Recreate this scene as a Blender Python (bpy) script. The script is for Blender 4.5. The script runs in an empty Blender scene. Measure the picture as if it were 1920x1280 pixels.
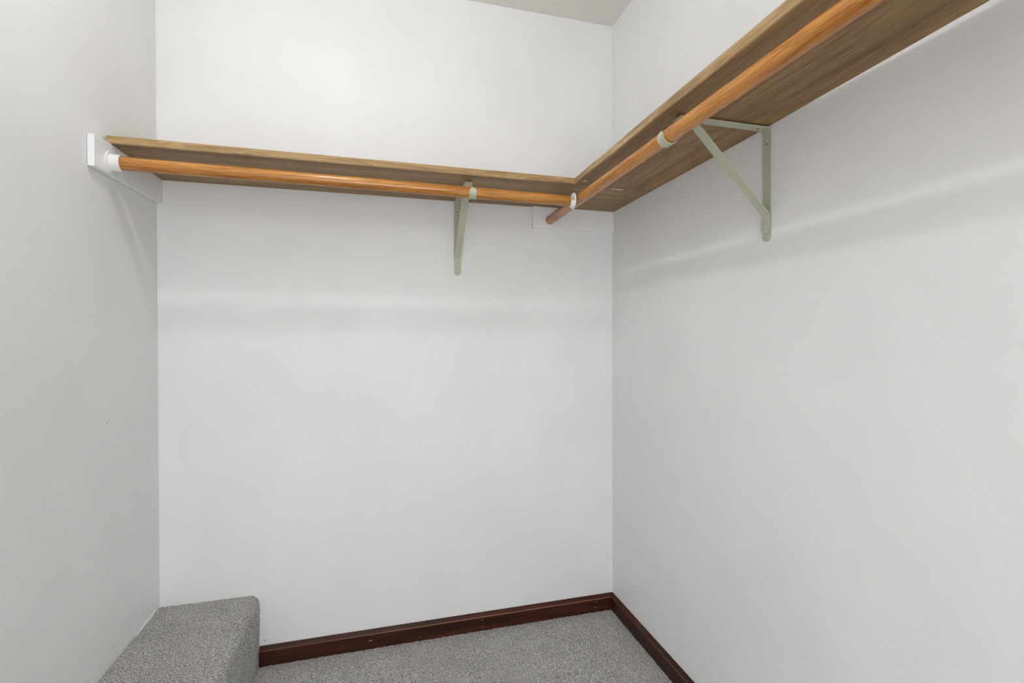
import bpy, bmesh, math
import numpy as np
from mathutils import Vector, Matrix

S = bpy.context.scene
COL = S.collection
R = math.radians

# ------------------------------------------------------------------ camera
cam_d = bpy.data.cameras.new('camera')
cam = bpy.data.objects.new('camera', cam_d)
COL.objects.link(cam)
yaw, pitch, roll = R(15.1073), R(-0.3929), R(-0.1154)
fw = Vector((math.sin(yaw)*math.cos(pitch), math.cos(yaw)*math.cos(pitch), math.sin(pitch)))
rt = Vector((math.cos(yaw), -math.sin(yaw), 0))
up = rt.cross(fw)
r2 = rt*math.cos(roll) + up*math.sin(roll)
u2 = -rt*math.sin(roll) + up*math.cos(roll)
m = Matrix((r2, u2, -fw)).transposed().to_4x4()
m.translation = (-0.934, -1.8389, 1.1358)
cam.matrix_world = m
cam_d.sensor_fit = 'HORIZONTAL'
cam_d.sensor_width = 36.0
cam_d.lens = 898.8245/1920*36.0
cam_d.clip_start = 0.01
S.camera = cam

# ------------------------------------------------------------------ world, exposure
world = bpy.data.worlds.new('world')
S.world = world
world.use_nodes = True
bg = world.node_tree.nodes['Background']
bg.inputs['Color'].default_value = (0.97, 0.985, 1.0, 1)      # even fill light, let in by an added doorway out of view
WORLD_STRENGTH = 4.65
bg.inputs['Strength'].default_value = WORLD_STRENGTH
S.view_settings.view_transform = 'Standard'
S.view_settings.look = 'None'
S.view_settings.gamma = 1
S.view_settings.use_curve_mapping = False
S.view_settings.exposure = 0.0
LAMP_XYZ = (-1.16, -0.93, 2.385)
LAMP_STRENGTH = 350.0
LAMP_COLOR = (0.965, 0.985, 1.0, 1)
LAMP_RADIUS = 0.024      # a tube-like bulb lying along y

# ------------------------------------------------------------------ materials
def new_mat(name):
    mt = bpy.data.materials.new(name)
    mt.use_nodes = True
    nt = mt.node_tree
    b = nt.nodes['Principled BSDF']
    return mt, nt, b

def lin(r, g, b):
    f = lambda c: (c/255/12.92 if c/255 <= .04045 else ((c/255+.055)/1.055)**2.4)
    return (f(r), f(g), f(b), 1)

def tex_noise(nt, scale, detail=2, rough=.5, vec=None, dist=0):
    n = nt.nodes.new('ShaderNodeTexNoise')
    n.inputs['Scale'].default_value = scale
    n.inputs['Detail'].default_value = detail
    n.inputs['Roughness'].default_value = rough
    n.inputs['Distortion'].default_value = dist
    if vec is not None: nt.links.new(vec, n.inputs['Vector'])
    return n

def ramp(nt, fac, stops):
    r = nt.nodes.new('ShaderNodeValToRGB')
    e = r.color_ramp.elements
    while len(e) < len(stops): e.new(.5)
    for k, (p, c) in enumerate(stops):
        e[k].position = p; e[k].color = c
    nt.links.new(fac, r.inputs['Fac'])
    return r

def objcoord(nt, scale=(1, 1, 1), loc=(0, 0, 0)):
    tc = nt.nodes.new('ShaderNodeTexCoord')
    mp = nt.nodes.new('ShaderNodeMapping')
    mp.inputs['Scale'].default_value = scale
    mp.inputs['Location'].default_value = loc
    nt.links.new(tc.outputs['Object'], mp.inputs['Vector'])
    return mp.outputs['Vector']

def mixc(nt, fac, a, b, mode='MIX'):
    mx = nt.nodes.new('ShaderNodeMix'); mx.data_type = 'RGBA'; mx.blend_type = mode
    for sock, v in ((mx.inputs[0], fac), (mx.inputs[6], a), (mx.inputs[7], b)):
        if hasattr(v, 'default_value') or hasattr(v, 'is_linked'): nt.links.new(v, sock)
        else: sock.default_value = v
    return mx.outputs[2]

def bump(nt, b, height, strength, dist):
    bp = nt.nodes.new('ShaderNodeBump')
    bp.inputs['Strength'].default_value = strength
    bp.inputs['Distance'].default_value = dist
    nt.links.new(height, bp.inputs['Height'])
    nt.links.new(bp.outputs['Normal'], b.inputs['Normal'])

def wall_paint(name, base, rough=.42, nicks=()):
    """Satin white paint, faint grey rub marks; nicks: (x, y, z, rx, ry, rz) small dark knocks."""
    mt, nt, b = new_mat(name)
    v = objcoord(nt, (1, 1, .8))
    n = tex_noise(nt, 2.2, 3, .55, v)
    dark = tuple(c*.955 for c in base[:3]) + (1,)
    col = ramp(nt, n.outputs['Fac'], [(.38, dark), (.62, base)]).outputs['Color']
    for (x, y, z, rx, ry, rz) in nicks:
        mp = nt.nodes.new('ShaderNodeMapping'); mp.vector_type = 'TEXTURE'
        mp.inputs['Location'].default_value = (x, y, z)
        mp.inputs['Scale'].default_value = (rx, ry, rz)
        tc = nt.nodes.new('ShaderNodeTexCoord')
        nt.links.new(tc.outputs['Object'], mp.inputs['Vector'])
        ln = nt.nodes.new('ShaderNodeVectorMath'); ln.operation = 'LENGTH'
        nt.links.new(mp.outputs['Vector'], ln.inputs[0])
        rr = ramp(nt, ln.outputs['Value'], [(.7, (1, 1, 1, 1)), (1.0, (0, 0, 0, 1))])
        col = mixc(nt, rr.outputs['Color'], col, (.16, .155, .15, 1))
    nt.links.new(col, b.inputs['Base Color'])
    b.inputs['Roughness'].default_value = rough
    b.inputs['Specular IOR Level'].default_value = .28
    f = tex_noise(nt, 160, 3, .6, objcoord(nt))
    bump(nt, b, f.outputs['Fac'], .10, .002)
    return mt

def simple(name, col, rough=.4, metal=0, spec=.5):
    mt, nt, b = new_mat(name)
    n = tex_noise(nt, 60, 3, .6, objcoord(nt))
    d = tuple(c*.97 for c in col[:3]) + (1,)
    nt.links.new(ramp(nt, n.outputs['Fac'], [(.35, d), (.65, col)]).outputs['Color'], b.inputs['Base Color'])
    b.inputs['Roughness'].default_value = rough
    b.inputs['Metallic'].default_value = metal
    b.inputs['Specular IOR Level'].default_value = spec
    return mt

def wood(name, axis, dark, mid, light, rough, fine=220, across=26, coat=0, chips=(), bumps=.15, seed=0., spec=.5, worn=None, warp_k=.045):
    """Oak grain running along axis (0 = x, 1 = y)."""
    mt, nt, b = new_mat(name)
    sc = [1, 1, 1]; sc[axis] = .045
    v = objcoord(nt, tuple(sc), (seed, seed*.7, seed*.3))
    warp = tex_noise(nt, 9, 2, .5, objcoord(nt, tuple(1 if k != axis else .22 for k in range(3)), (seed,)*3))
    va = nt.nodes.new('ShaderNodeVectorMath'); va.operation = 'MULTIPLY_ADD'
    nt.links.new(warp.outputs['Color'], va.inputs[0])
    va.inputs[1].default_value = (warp_k,)*3
    nt.links.new(v, va.inputs[2])
    g1 = tex_noise(nt, across, 4, .65, va.outputs['Vector'])
    g2 = tex_noise(nt, fine, 3, .7, va.outputs['Vector'])
    c1 = ramp(nt, g1.outputs['Fac'], [(.32, dark), (.5, mid), (.70, light)]).outputs['Color']
    c2 = ramp(nt, g2.outputs['Fac'], [(.36, (.66, .63, .60, 1)), (.56, (1.04, 1.04, 1.04, 1))]).outputs['Color']
    col = mixc(nt, 1.0, c1, c2, 'MULTIPLY')
    for (x, y, z, rx, ry, rz) in chips:
        mp = nt.nodes.new('ShaderNodeMapping'); mp.vector_type = 'TEXTURE'
        mp.inputs['Location'].default_value = (x, y, z); mp.inputs['Scale'].default_value = (rx, ry, rz)
        tc = nt.nodes.new('ShaderNodeTexCoord'); nt.links.new(tc.outputs['Object'], mp.inputs['Vector'])
        ln = nt.nodes.new('ShaderNodeVectorMath'); ln.operation = 'LENGTH'
        nt.links.new(mp.outputs['Vector'], ln.inputs[0])
        edge = tex_noise(nt, 180, 2, .6, objcoord(nt))
        ad = nt.nodes.new('ShaderNodeMath'); ad.operation = 'ADD'
        nt.links.new(ln.outputs['Value'], ad.inputs[0]); nt.links.new(edge.outputs['Fac'], ad.inputs[1])
        rr = ramp(nt, ad.outputs[0], [(.98, (1, 1, 1, 1)), (1.0, (0, 0, 0, 1))])
        col = mixc(nt, rr.outputs['Color'], col, (.78, .76, .74, 1))
    if worn is not None:                        # finish rubbed through along the crest of a moulding
        tc = nt.nodes.new('ShaderNodeTexCoord'); sx = nt.nodes.new('ShaderNodeSeparateXYZ')
        nt.links.new(tc.outputs['Object'], sx.inputs[0])
        wn = tex_noise(nt, 14, 3, .7, v)
        cm = nt.nodes.new('ShaderNodeMath'); cm.operation = 'COMPARE'
        nt.links.new(sx.outputs['Z'], cm.inputs[0]); cm.inputs[1].default_value = worn; cm.inputs[2].default_value = .0011
        k = ramp(nt, wn.outputs['Fac'], [(.42, (.15, .15, .15, 1)), (.62, (.85, .85, .85, 1))]).outputs['Color']
        mm = nt.nodes.new('ShaderNodeMath'); mm.operation = 'MULTIPLY'
        nt.links.new(cm.outputs[0], mm.inputs[0]); nt.links.new(k, mm.inputs[1])
        col = mixc(nt, mm.outputs[0], col, lin(168, 112, 84))
    nt.links.new(col, b.inputs['Base Color'])
    b.inputs['Roughness'].default_value = rough
    b.inputs['Coat Weight'].default_value = coat
    b.inputs['Specular IOR Level'].default_value = spec
    b.inputs['Coat Roughness'].default_value = .22
    bump(nt, b, g2.outputs['Fac'], bumps, .001)
    return mt

WALL = lin(240, 240, 239)
mat_wall_back = wall_paint('white_satin_wall_back', WALL, .42,
    nicks=((-1.3813, 0, .2706, .0016, .01, .0009), (-1.3368, 0, .0809, .002, .01, .003)))
mat_wall_right = wall_paint('white_satin_wall_right', WALL, .42)
mat_wall_left = wall_paint('white_satin_wall_left', WALL, .45,
    nicks=((-1.6528, -.3082, .9078, .01, .0035, .0016), (-1.6528, -.300, .911, .01, .0012, .0022),
           (-1.6528, -.115, .2899, .01, .0012, .004), (-1.6528, -.1928, .2906, .01, .0012, .005),
           (-1.6528, -.2879, .2916, .01, .0014, .004), (-1.6528, -.352, .2854, .01, .0012, .003)))
mat_trim_white = simple('white_gloss_paint', lin(243, 243, 243), .33)
mat_plastic = simple('white_plastic', lin(240, 240, 238), .3)
mat_sage = simple('sage_green_enamel', lin(188, 190, 166), .38)
mat_screw = simple('zinc_screw', lin(215, 215, 215), .35, .3)
mat_dark = simple('dark_hole', lin(30, 27, 24), .8)
mat_shelf_x = wood('oak_veneer_back_shelf', 0, lin(122, 94, 58), lin(152, 121, 78), lin(176, 145, 100), .5,
                   chips=((-.128, -.295, 1.6614, .050, .010, .02), (-.39, -.04, 1.6614, .012, .003, .02)), seed=1.3)
mat_shelf_y = wood('oak_veneer_side_shelf', 1, lin(120, 90, 54), lin(148, 114, 72), lin(172, 138, 94), .5,
                   chips=((-.276, -.348, 1.6614, .020, .009, .02),), seed=4.1)
mat_edge_x = wood('oak_edge_back_shelf', 0, lin(132, 100, 60), lin(172, 140, 94), lin(196, 166, 120), .4, across=60, fine=320, bumps=.5, seed=2.2)
mat_edge_y = wood('oak_edge_side_shelf', 1, lin(140, 108, 66), lin(184, 152, 104), lin(208, 180, 134), .4, across=60, fine=320, bumps=.5, seed=3.2)
mat_rod_x = wood('varnished_rod_back', 0, lin(158, 98, 36), lin(190, 126, 55), lin(210, 152, 80), .23, across=45, fine=300, coat=.15, warp_k=.010, bumps=.1, seed=5.)
mat_rod_y = wood('varnished_rod_side', 1, lin(166, 102, 36), lin(198, 131, 56), lin(216, 156, 82), .23, across=45, fine=300, coat=.15, warp_k=.010, bumps=.1, seed=6.)
mat_base_x = wood('mahogany_back', 0, lin(40, 18, 11), lin(62, 30, 20), lin(86, 45, 31), .38, across=40, coat=.0, spec=.28, worn=.0498, seed=7.,
                  chips=((-.0825, -.012, .017, .0022, .01, .0022), (-.0825, -.012, .0415, .002, .01, .002),
                         (-.5636, -.012, .0385, .002, .01, .002), (-.5616, -.012, .0132, .003, .01, .002),
                         (-.98, -.012, .028, .012, .01, .0018), (-.80, -.012, .012, .003, .01, .002)))
mat_base_y = wood('mahogany_right', 1, lin(40, 18, 11), lin(62, 30, 20), lin(86, 45, 31), .38, across=40, coat=.0, spec=.28, worn=.0498, seed=8.)

def carpet_mat(name):
    mt, nt, b = new_mat(name)
    v = objcoord(nt)
    n = tex_noise(nt, 280, 3, .7, v)
    n2 = tex_noise(nt, 9, 3, .6, v)
    c = ramp(nt, n.outputs['Fac'], [(.33, lin(74, 72, 68)), (.46, lin(166, 164, 160)), (.57, lin(206, 204, 200)), (.68, lin(250, 249, 246))]).outputs['Color']
    c2 = ramp(nt, n2.outputs['Fac'], [(.35, (.9, .9, .9, 1)), (.65, (1, 1, 1, 1))]).outputs['Color']
    nt.links.new(mixc(nt, 1.0, c, c2, 'MULTIPLY'), b.inputs['Base Color'])
    b.inputs['Roughness'].default_value = .95
    b.inputs['Specular IOR Level'].default_value = .1
    b.inputs['Sheen Weight'].default_value = .15
    bump(nt, b, n.outputs['Fac'], .5, .003)
    return mt
mat_carpet = carpet_mat('grey_cut_pile_carpet')

def ceiling_mat():
    mt, nt, b = new_mat('textured_ceiling_paint')
    b.inputs['Base Color'].default_value = lin(245, 242, 238)
    b.inputs['Roughness'].default_value = .9
    n = tex_noise(nt, 120, 4, .65, objcoord(nt))
    v = nt.nodes.new('ShaderNodeTexVoronoi'); v.inputs['Scale'].default_value = 70
    nt.links.new(objcoord(nt), v.inputs['Vector'])
    ad = nt.nodes.new('ShaderNodeMath'); ad.operation = 'SUBTRACT'
    nt.links.new(n.outputs['Fac'], ad.inputs[0]); nt.links.new(v.outputs['Distance'], ad.inputs[1])
    bump(nt, b, ad.outputs[0], .7, .004)
    return mt
mat_ceiling = ceiling_mat()

# ------------------------------------------------------------------ helpers
def link(name, mesh, mt, parent=None, smooth=False):
    mesh.materials.append(mt)
    if smooth:
        for p in mesh.polygons: p.use_smooth = True
    o = bpy.data.objects.new(name, mesh)
    COL.objects.link(o)
    if parent is not None:
        o.parent = parent
        o.matrix_parent_inverse = parent.matrix_world.inverted()
    return o

def from_bm(name, bm, mt, parent=None, smooth=False, bevel=0, seg=2):
    bmesh.ops.recalc_face_normals(bm, faces=bm.faces)
    if bevel:
        es = [e for e in bm.edges if len(e.link_faces) == 2 and e.calc_face_angle(0) > .6]
        bmesh.ops.bevel(bm, geom=es, offset=bevel, segments=seg, affect='EDGES', profile=.5)
    me = bpy.data.meshes.new(name)
    bm.to_mesh(me); bm.free()
    return link(name, me, mt, parent, smooth)

def bm_box(a, b, bm=None):
    bm = bm or bmesh.new()
    r = bmesh.ops.create_cube(bm, size=1)
    for v in r['verts']:
        v.co = Vector([(a[k]+b[k])/2 + v.co[k]*(b[k]-a[k]) for k in range(3)])
    return bm

def bm_prism(pts, off, bm=None):
    """pts: closed 3D outline, extruded by the vector off."""
    bm = bm or bmesh.new()
    lo = [bm.verts.new(p) for p in pts]
    hi = [bm.verts.new(Vector(p)+Vector(off)) for p in pts]
    bm.faces.new(lo); bm.faces.new(hi[::-1])
    n = len(pts)
    for k in range(n): bm.faces.new((lo[k], lo[(k+1) % n], hi[(k+1) % n], hi[k]))
    return bm

def bm_cyl(p0, p1, r0, r1=None, seg=32, bm=None, caps=True):
    bm = bm or bmesh.new()
    r1 = r0 if r1 is None else r1
    p0, p1 = Vector(p0), Vector(p1)
    d = (p1-p0).normalized()
    q = d.to_track_quat('Z', 'Y')
    A, B = [], []
    for k in range(seg):
        a = 2*math.pi*k/seg
        o = q @ Vector((math.cos(a), math.sin(a), 0))
        A.append(bm.verts.new(p0+o*r0)); B.append(bm.verts.new(p1+o*r1))
    for k in range(seg): bm.faces.new((A[k], A[(k+1) % seg], B[(k+1) % seg], B[k]))
    if caps: bm.faces.new(A[::-1]); bm.faces.new(B)
    return bm

def bm_lathe(origin, axis, prof, seg=48, a0=0, a1=2*math.pi, upv=(0, 0, 1), bm=None):
    """prof: closed list of (along, radius), swept about axis between angles a0..a1 (0 = up)."""
    bm = bm or bmesh.new()
    o, d, u = Vector(origin), Vector(axis).normalized(), Vector(upv)
    w = d.cross(u)
    full = abs(a1-a0-2*math.pi) < 1e-6
    n = seg if full else seg+1
    rings = []
    for k in range(n):
        a = a0+(a1-a0)*k/seg
        e = u*math.cos(a)+w*math.sin(a)
        rings.append([bm.verts.new(o+d*s+e*r) for s, r in prof])
    m_ = len(prof)
    for k in range(seg):
        A, B = rings[k], rings[(k+1) % n]
        for j in range(m_):
            bm.faces.new((A[j], A[(j+1) % m_], B[(j+1) % m_], B[j]))
    if not full: bm.faces.new(rings[0]); bm.faces.new(rings[-1][::-1])
    return bm

def empty(name, loc, label, cat, group=None):
    o = bpy.data.objects.new(name, None)
    COL.objects.link(o); o.location = loc
    o.empty_display_size = .05
    o.matrix_world = Matrix.Translation(loc)
    return tag(o, label, cat, group)

def tag(o, label, cat, group=None):
    o['label'] = label; o['category'] = cat
    if group: o['group'] = group
    return o

def struct(o): o['kind'] = 'structure'; return o

# ------------------------------------------------------------------ room shell
W, H, NEAR = 1.6528, 2.44, -3.30
T = .10
ZS = 1.6614        # underside of the shelves
struct(from_bm('wall_back', bm_box((-W-T, 0, -.1), (T, T, H)), mat_wall_back))
struct(from_bm('wall_right', bm_box((0, NEAR-T, -.1), (T, 0, H)), mat_wall_right))
struct(from_bm('wall_left', bm_box((-W-T, NEAR-T, -.1), (-W, 0, H)), mat_wall_left))
DX0, DX1, DZ = -1.60, -.40, 2.05  # unseen doorway, added and widened to let the fill light in
wf = bm_box((-W, NEAR-T, -.1), (DX0, NEAR, H))
bm_box((DX1, NEAR-T, -.1), (0, NEAR, H), wf)
bm_box((DX0, NEAR-T, DZ), (DX1, NEAR, H), wf)
struct(from_bm('wall_front', wf, mat_wall_right))
struct(from_bm('ceiling', bm_box((-W-T, NEAR-T, H), (T, T, H+.1)), mat_ceiling))

rng = np.random.default_rng(7)
def fine_grid(pos, nrm, nu, nv, amp, name, extra=None, material=None):
    """pos/nrm: (nu, nv, 3) arrays; every vertex is pushed along its normal by a random tuft height."""
    h = rng.random((nu, nv))
    h = .55*h + .45*(np.roll(h, 1, 0)+np.roll(h, 1, 1)+np.roll(h, -1, 0)+np.roll(h, -1, 1))/4
    P = pos + nrm*((h-.5)*2*amp)[..., None] + (rng.random((nu, nv, 3))-.5)*.0012
    verts = P.reshape(-1, 3)
    i = np.arange(nu-1)[:, None]*nv + np.arange(nv-1)[None, :]
    faces = np.stack([i, i+nv, i+nv+1, i+1], -1).reshape(-1, 4)
    if extra is not None:
        ev, ef = extra
        faces = np.concatenate([faces, np.array(ef)+len(verts)])
        verts = np.concatenate([verts, np.array(ev, float)])
    me = bpy.data.meshes.new(name)
    me.vertices.add(len(verts)); me.vertices.foreach_set('co', verts.ravel())
    me.loops.add(faces.size); me.loops.foreach_set('vertex_index', faces.ravel().astype(np.int32))
    me.polygons.add(len(faces))
    me.polygons.foreach_set('loop_start', (np.arange(len(faces))*4).astype(np.int32))
    me.update(calc_edges=True); me.validate()
    return link(name, me, material)

# carpeted floor: tufted where the photo sees it, plain towards the added doorway
STEP_X = -1.353
gx = np.arange(STEP_X-.02, 0.0001, .0027); gy = np.arange(-.80, 0.0001, .0027)
X, Y = np.meshgrid(gx, gy, indexing='ij')
Z = -.003 + .0015*np.sin(X*9+1)*np.sin(Y*7)
Pn = np.stack([X, Y, Z], -1); Nn = np.zeros_like(Pn); Nn[..., 2] = 1
ev = [(-W, NEAR, -.003), (0, NEAR, -.003), (0, gy[0], -.003), (-W, gy[0], -.003),
      (-W, gy[0], -.003), (gx[0], gy[0], -.003), (gx[0], 0, -.003), (-W, 0, -.003),
      (-W, NEAR-1.4, -.004), (0, NEAR-1.4, -.004), (0, NEAR, -.004), (-W, NEAR, -.004)]
struct(fine_grid(Pn, Nn, len(gx), len(gy), .0030, 'floor', (ev, [(0, 1, 2, 3), (4, 5, 6, 7), (8, 9, 10, 11)]), mat_carpet))

# baseboards
BH, BT = .0635, .0125
def base_profile(t=BT, h=BH):
    return [(0, 0), (t, 0), (t, h-.0145), (t-.0008, h-.0130), (.0045, h-.0022), (.003, h-.0008), (0, h)]
bp = bm_prism([(STEP_X+.001, -a, z-.004 if z == 0 else z) for a, z in base_profile()], (-STEP_X-.001, 0, 0))
struct(from_bm('baseboard_back', bp, mat_base_x))
bp = bm_prism([(-a, -BT*.2, z-.004 if z == 0 else z) for a, z in base_profile()], (0, NEAR+BT*.2, 0))
struct(from_bm('baseboard_right', bp, mat_base_y))

# ------------------------------------------------------------------ carpeted step in the left corner
SH, SR, SY = .243, .030, -1.15
prof, pn = [], []
x0 = -W+.001
for s in np.arange(0, (STEP_X-SR)-x0, .0026): prof.append((x0+s, SH)); pn.append((0, 1))
for a in np.linspace(0, math.pi/2, 20): prof.append((STEP_X-SR+SR*math.sin(a), SH-SR+SR*math.cos(a))); pn.append((math.sin(a), math.cos(a)))
for s in np.arange(.0026, SH-SR+.003, .0026): prof.append((STEP_X+.0012*math.sin(s*30), SH-SR-s)); pn.append((1, 0))
prof = np.array(prof); pn = np.array(pn)
ys = np.concatenate([np.arange(-.78, -.0009, .0026), [-.001]])
ys = np.concatenate([[SY], np.arange(SY+.02, -.781, .02), ys])
sag = -.006*np.exp(-((ys+.02)/.035)**2)
P3 = np.zeros((len(prof), len(ys), 3)); N3 = np.zeros_like(P3)
P3[..., 0] = prof[:, 0][:, None]; P3[..., 2] = prof[:, 1][:, None]; P3[..., 1] = ys[None, :]
N3[..., 0] = pn[:, 0][:, None]; N3[..., 2] = pn[:, 1][:, None]
ev = [(x0, SY, 0), (STEP_X, SY, 0), (STEP_X, SY, SH-SR/2), (x0, SY, SH)]
st = fine_grid(P3, N3, len(prof), len(ys), .0026, 'carpeted_step', (ev, [(0, 1, 2, 3)]), mat_carpet)
tag(st, 'low boxed step covered in grey carpet against the left wall', 'step')
gap = bm_prism([(-W+.0005, -.165, .2445), (-W+.0005, -.06, .2445), (-W+.0005, -.03, .252), (-W+.0005, -.10, .2515)], (.0035, 0, 0))
tag(from_bm('caulk_strip', gap, mat_trim_white), 'thin white sliver of caulk between the left wall and the carpeted step', 'caulk')

# ------------------------------------------------------------------ shelves
D1, D2, ST = .3131, .300, .0205
sb = empty('closet_shelf', (-W/2, -D1/2, ZS), 'oak shelf along the back wall, its left end resting on a white cleat', 'shelf', 'oak closet shelves')
xl = -W+.0065
from_bm('board', bm_prism([(xl, -.0015, ZS), (xl, -D1+.006, ZS), (-D2+.0045, -D1+.006, ZS), (-D2+.0045, -D1, ZS), (-.001, -D1, ZS), (-.001, -.0015, ZS)],
                          (0, 0, ST-.0005)), mat_shelf_x, sb)
eb = bm_prism([(xl, -D1+.006, ZS-.0004), (xl, -D1+.0012, ZS+.0004), (xl, -D1, ZS+.003),
               (xl, -D1, ZS+ST-.003), (xl, -D1+.0015, ZS+ST), (xl, -D1+.006, ZS+ST)], (-D2+.004-xl, 0, 0))
tag_e = from_bm('front_edge', eb, mat_edge_x, sb); tag_e['label'] = 'lighter rough oak front edge'

YE = -3.2
ss = empty('closet_shelf', (-D2/2, (YE-D1)/2, ZS), 'oak shelf running along the right wall toward the viewer, butted against the back shelf', 'shelf', 'oak closet shelves')
RT = .011
yb0 = -D1-.0022
def gapx(y):                                    # the board drifts away from the wall past the bracket
    return -float(np.interp(-y, [.31, .70, .85, 1.0, 1.18, 1.31, 3.2], [.0015, .0018, .0045, .0095, .0138, .0168, .055]))
def frontx(y): return -D2-.003*max(0, min(1, (-y-.31)/.6))
ysr = [yb0, -.5, -.70, -.85, -1.0, -1.18, -1.31, -1.5, -1.75, YE]
bmr = bmesh.new(); rows = []
for y in ysr:
    a, b_ = frontx(y)+.006, gapx(y)
    rows.append([bmr.verts.new(p) for p in ((a, y, ZS), (b_, y, ZS), (b_, y, ZS+RT-.003), (b_-.003, y, ZS+RT), (a, y, ZS+RT))])
for k in range(len(rows)-1):
    for j in range(5): bmr.faces.new((rows[k][j], rows[k][(j+1) % 5], rows[k+1][(j+1) % 5], rows[k+1][j]))
bmr.faces.new(rows[0]); bmr.faces.new(rows[-1][::-1])
from_bm('board', bmr, mat_shelf_y, ss)
bmr = bmesh.new(); rows = []
for y in ysr:
    a = frontx(y)
    rows.append([bmr.verts.new(p) for p in ((a+.006, y, ZS-.0004), (a+.0012, y, ZS+.0004), (a, y, ZS+.003), (a, y, ZS+ST-.003), (a+.0015, y, ZS+ST), (a+.006, y, ZS+ST))])
for k in range(len(rows)-1):
    for j in range(6): bmr.faces.new((rows[k][j], rows[k][(j+1) % 6], rows[k+1][(j+1) % 6], rows[k+1][j]))
bmr.faces.new(rows[0]); bmr.faces.new(rows[-1][::-1])
tag_e = from_bm('front_edge', bmr, mat_edge_y, ss); tag_e['label'] = 'lighter oak front edge'

# ------------------------------------------------------------------ cleats
cl = bm_prism([(-W+.0011, 0, 1.584), (-W+.0011, -.390, 1.5742), (-W+.0011, -.390, 1.6550), (-W+.0011, -.3131, 1.6605), (-W+.0011, 0, 1.6612)], (.0157, 0, 0))
tag(from_bm('shelf_cleat', cl, mat_trim_white, bevel=.0008, seg=2), 'white painted wooden cleat on the left wall under the shelf end', 'cleat', 'white shelf cleats')
cr = bm_box((-.354, -.0157, 1.5765), (-.0004, -.0003, 1.6612))
tag(from_bm('shelf_cleat', cr, mat_trim_white, bevel=.0008, seg=2), 'white painted wooden cleat on the back wall in the right corner', 'cleat', 'white shelf cleats')

# ------------------------------------------------------------------ rods
RR = .0178
def rod(name, a, b, mt, label):
    bm = bmesh.new(); n = 12; seg = 48
    a, b = Vector(a), Vector(b); d = (b-a).normalized(); q = d.to_track_quat('Z', 'Y')
    rs = []
    for t, r in [(0, RR-.0012), (.0012, RR)] + [((b-a).length*k/n, RR) for k in range(1, n)] + [((b-a).length-.0012, RR), ((b-a).length, RR-.0012)]:
        rs.append([bm.verts.new(a+d*t+q @ Vector((math.cos(2*math.pi*k/seg)*r, math.sin(2*math.pi*k/seg)*r, 0))) for k in range(seg)])
    for i in range(len(rs)-1):
        for k in range(seg): bm.faces.new((rs[i][k], rs[i][(k+1) % seg], rs[i+1][(k+1) % seg], rs[i+1][k]))
    bm.faces.new(rs[0][::-1]); bm.faces.new(rs[-1])
    o = from_bm(name, bm, mt, smooth=True)
    return tag(o, label, 'rod', 'wooden closet rods')
LY, LZ0, LZ1 = -.3155, 1.6085, 1.6015
RX, RZ0, RZ1 = -.2835, 1.610, 1.606
JX = RX-RR-.0045                    # face of the socket fixed to the side rod
rod('closet_rod', (-W+.0200, LY, LZ0), (JX-.0150, LY, LZ1), mat_rod_x, 'orange varnished wooden rod under the back shelf')
rod('closet_rod', (RX, -.0160, RZ0), (RX-.003, YE, RZ1), mat_rod_y, 'orange varnished wooden rod under the right wall shelf, running toward the viewer')

# ------------------------------------------------------------------ rod sockets
s1 = empty('rod_socket', (-W+.0165, LY, LZ0), 'white round plastic socket on the left cleat holding the rod end', 'socket', 'white rod sockets')
xx = -W+.0165
from_bm('flange', bm_lathe((xx, LY, LZ0), (1, 0, 0), [(0, .003), (0, .0292), (.0012, .0295), (.0028, .0285), (.0034, .0262), (.0036, .003)]), mat_plastic, s1, smooth=False)
from_bm('cup', bm_lathe((xx, LY, LZ0), (1, 0, 0), [(.0034, RR+.0002), (.0034, .0226), (.012, .0219), (.0262, .0216), (.027, .0210), (.027, .0190), (.0262, RR+.0002)]), mat_plastic, s1)
s2 = empty('rod_socket', (JX, LY, LZ1), 'white open plastic socket where the back rod meets the side rod', 'socket', 'white rod sockets')
from_bm('flange', bm_lathe((JX, LY, LZ1), (-1, 0, 0), [(0, .001), (0, .0270), (.001, .0276), (.0024, .0270), (.0032, .0255), (.0032, .001)]), mat_plastic, s2)
from_bm('cup', bm_lathe((JX, LY, LZ1), (-1, 0, 0), [(.0030, RR+.0002), (.0030, .0225), (.006, .0208), (.014, .0204), (.0146, .0198), (.014, RR+.0002)], seg=28, a0=R(100), a1=R(260)), mat_plastic, s2)

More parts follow.
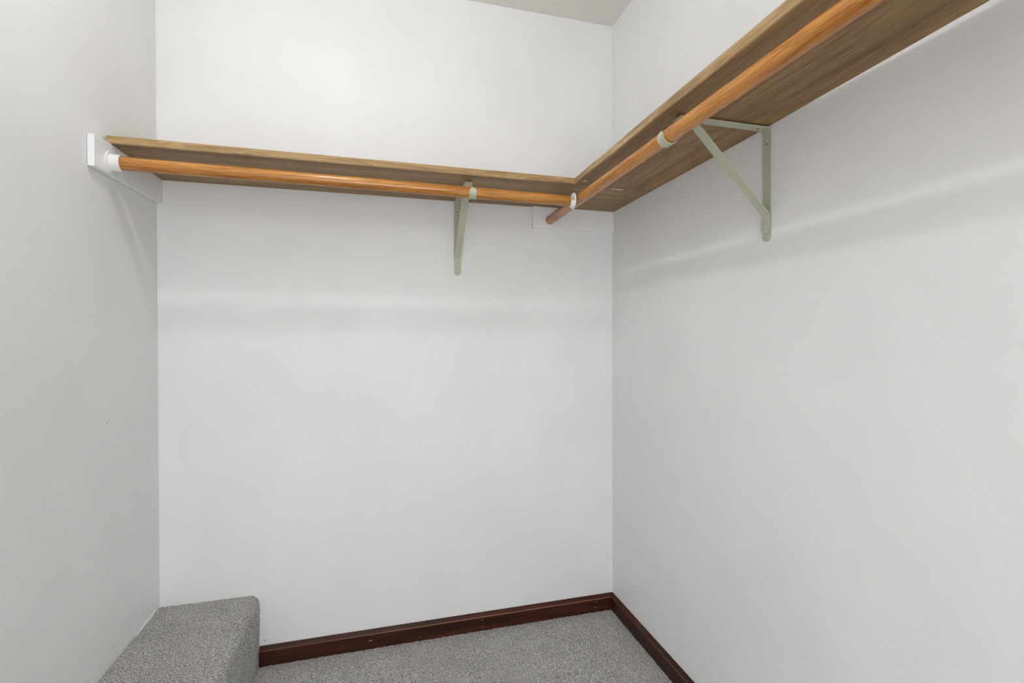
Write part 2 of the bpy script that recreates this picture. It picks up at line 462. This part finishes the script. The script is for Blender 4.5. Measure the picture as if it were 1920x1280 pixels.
# ------------------------------------------------------------------ brackets
BWD = .0262      # strap width
BTH = .0028
def bracket(kind, centre, rod_u, rod_z, tip_u, drop, label):
    """kind 'right': stands on the right wall, else on the back wall. u = distance from the wall."""
    def P(u, s, z):
        return (-u, centre+s, z) if kind == 'right' else (centre+s, -u, z)
    root = empty('shelf_bracket', P(0, 0, ZS-.15), label, 'bracket', 'sage green shelf brackets')
    def strap(name, path, w=BWD, th=BTH, round_end=None, bev=.0006):
        """path: list of (u, z) centreline points; a flat strap of width w follows it."""
        bm = bmesh.new(); rows = []
        n = len(path)
        for i, (u, z) in enumerate(path):
            if i == 0: t = Vector((path[1][0]-u, path[1][1]-z))
            elif i == n-1: t = Vector((u-path[-2][0], z-path[-2][1]))
            else:
                t1 = Vector((u-path[i-1][0], z-path[i-1][1])).normalized(); t2 = Vector((path[i+1][0]-u, path[i+1][1]-z)).normalized()
                t = t1+t2
            t.normalize(); nn = Vector((-t.y, t.x))
            k = 1.
            if 0 < i < n-1: k = 1/max(.5, math.sqrt(max(.05, (1+t1.dot(t2))/2)))
            hw = w/2
            if round_end is not None:
                L = 0
                rng_i = range(i, n-1) if round_end == 'end' else range(0, i)
                for j in rng_i: L += math.dist(path[j], path[j+1])
                if L < w/2: hw = max(.0035, math.sqrt(max(0, (w/2)**2-(w/2-L)**2)))
            a = Vector((u, z))+nn*th/2*k; b = Vector((u, z))-nn*th/2*k
            rows.append([bm.verts.new(P(a.x, -hw, a.y)), bm.verts.new(P(a.x, hw, a.y)), bm.verts.new(P(b.x, hw, b.y)), bm.verts.new(P(b.x, -hw, b.y))])
        for i in range(n-1):
            for j in range(4): bm.faces.new((rows[i][j], rows[i][(j+1) % 4], rows[i+1][(j+1) % 4], rows[i+1][j]))
        bm.faces.new(rows[0]); bm.faces.new(rows[-1][::-1])
        return from_bm(name, bm, mat_sage, root)
    t = BTH/2
    def rnd(a, b, r=BWD/2, k=6):       # extra stations for the rounded end at b
        a, b = Vector(a), Vector(b); L = (b-a).length; d = (b-a)/L
        return [tuple(a+d*(L-r*(1-math.sin(math.pi/2*i/k)))) for i in range(k+1)]
    # wall leg
    strap('wall_leg', [(t+.0004, ZS-.0035-drop), (t+.0004, ZS-.02)] + rnd((t+.0004, ZS-.02), (t+.0004, 1.377)), round_end='end')
    # arm under the shelf with the hook that carries the rod
    ua = ZS-t-.0004-drop
    arm = [(t+.0034, ua), (.05, ua), (tip_u-.006, ua)]
    hr = RR+t+.0004
    for a in (70, 40, 15): arm.append((tip_u-.006+.006*math.cos(R(a)), ua-.006+.006*math.sin(R(a))))
    st_a = 200
    if rod_u-hr-.002 > tip_u: arm.append((tip_u+.004, ua-.020))
    for a in range(st_a, 400, 10): arm.append((rod_u+hr*math.cos(R(a)), rod_z+hr*math.sin(R(a))))
    strap('arm', arm, w=BWD*.92, round_end='end')
    # diagonal brace
    bu = t*3+.0016
    strap('brace', [(.236, ua-BTH), (.224, ua-BTH-.0015), (.2125, ua-BTH-.009), (bu+.006, 1.4490), (bu+.0015, 1.4425), (bu, 1.433)] + rnd((bu, 1.433), (bu, 1.397)), w=BWD*.96, round_end='end')
    wd = Vector(P(1, 0, 0))-Vector(P(0, 0, 0))
    def disc(name, u, s, z, r, h, mt, slot=True):
        o = Vector(P(u, s, z))
        upv = (0, 0, 1)
        sc = from_bm(name, bm_lathe(o, wd, [(0, .0001), (0, r), (h*.6, r*.92), (h, r*.6), (h, .0001)], seg=24, upv=upv), mt, root, smooth=True)
        if slot:
            sl = from_bm('screw_recess', bm_lathe(o+wd*(h*.9), wd, [(0, .0001), (0, r*.34), (.0004, r*.3), (.0004, .0001)], seg=16, upv=upv), mat_dark, sc)
        return sc
    disc('screw', BTH+.0006, .0, 1.6275, .0042, .0022, mat_screw)
    disc('keyhole', BTH+.0005, .0, 1.6205, .0020, .0004, mat_dark, False)
    disc('screw', BTH+.0006, .0, 1.3885, .0042, .0022, mat_screw)
    disc('rivet', BTH*2+.0014, .0, 1.410, .0048, .0009, mat_sage, False)
    # screw hole in the arm
    o = Vector(P(.030, 0, ua-t))
    from_bm('screw_hole', bm_lathe(o, (0, 0, -1), [(0, .0001), (0, .0026), (.0003, .0026), (.0003, .0001)], seg=16, upv=(1, 0, 0)), mat_dark, root)
    return root
bracket('back', -.6545, -LY, (LZ0+LZ1*1.5)/2.5, .2555, .0005, 'sage green metal bracket on the back wall holding shelf and rod')
bracket('right', -.8430, -RX+.0015, (RZ0+RZ1)/2, .2600, .0030, 'sage green metal bracket on the right wall holding shelf and rod')

# ------------------------------------------------------------------ ceiling light (above the frame)
lx, ly, lz = LAMP_XYZ
cl_ = empty('ceiling_light', (lx, ly, H), 'bare lit bulb in a white holder on the closet ceiling', 'ceiling light')
from_bm('holder', bm_lathe((lx, ly, H), (0, 0, -1), [(0, .001), (0, .055), (.010, .052), (.016, .040), (.026, .036), (.030, .020), (.030, .001)], seg=40, upv=(1, 0, 0)), mat_plastic, cl_)
mb, ntb, bb = new_mat('lit_bulb')
bb.inputs['Emission Color'].default_value = LAMP_COLOR
bb.inputs['Emission Strength'].default_value = LAMP_STRENGTH
bm = bmesh.new(); bmesh.ops.create_uvsphere(bm, u_segments=24, v_segments=16, radius=LAMP_RADIUS)
for v in bm.verts: v.co = Vector((v.co.x, v.co.y*1.35, v.co.z)) + Vector(LAMP_XYZ)
from_bm('bulb', bm, mb, cl_, smooth=True)
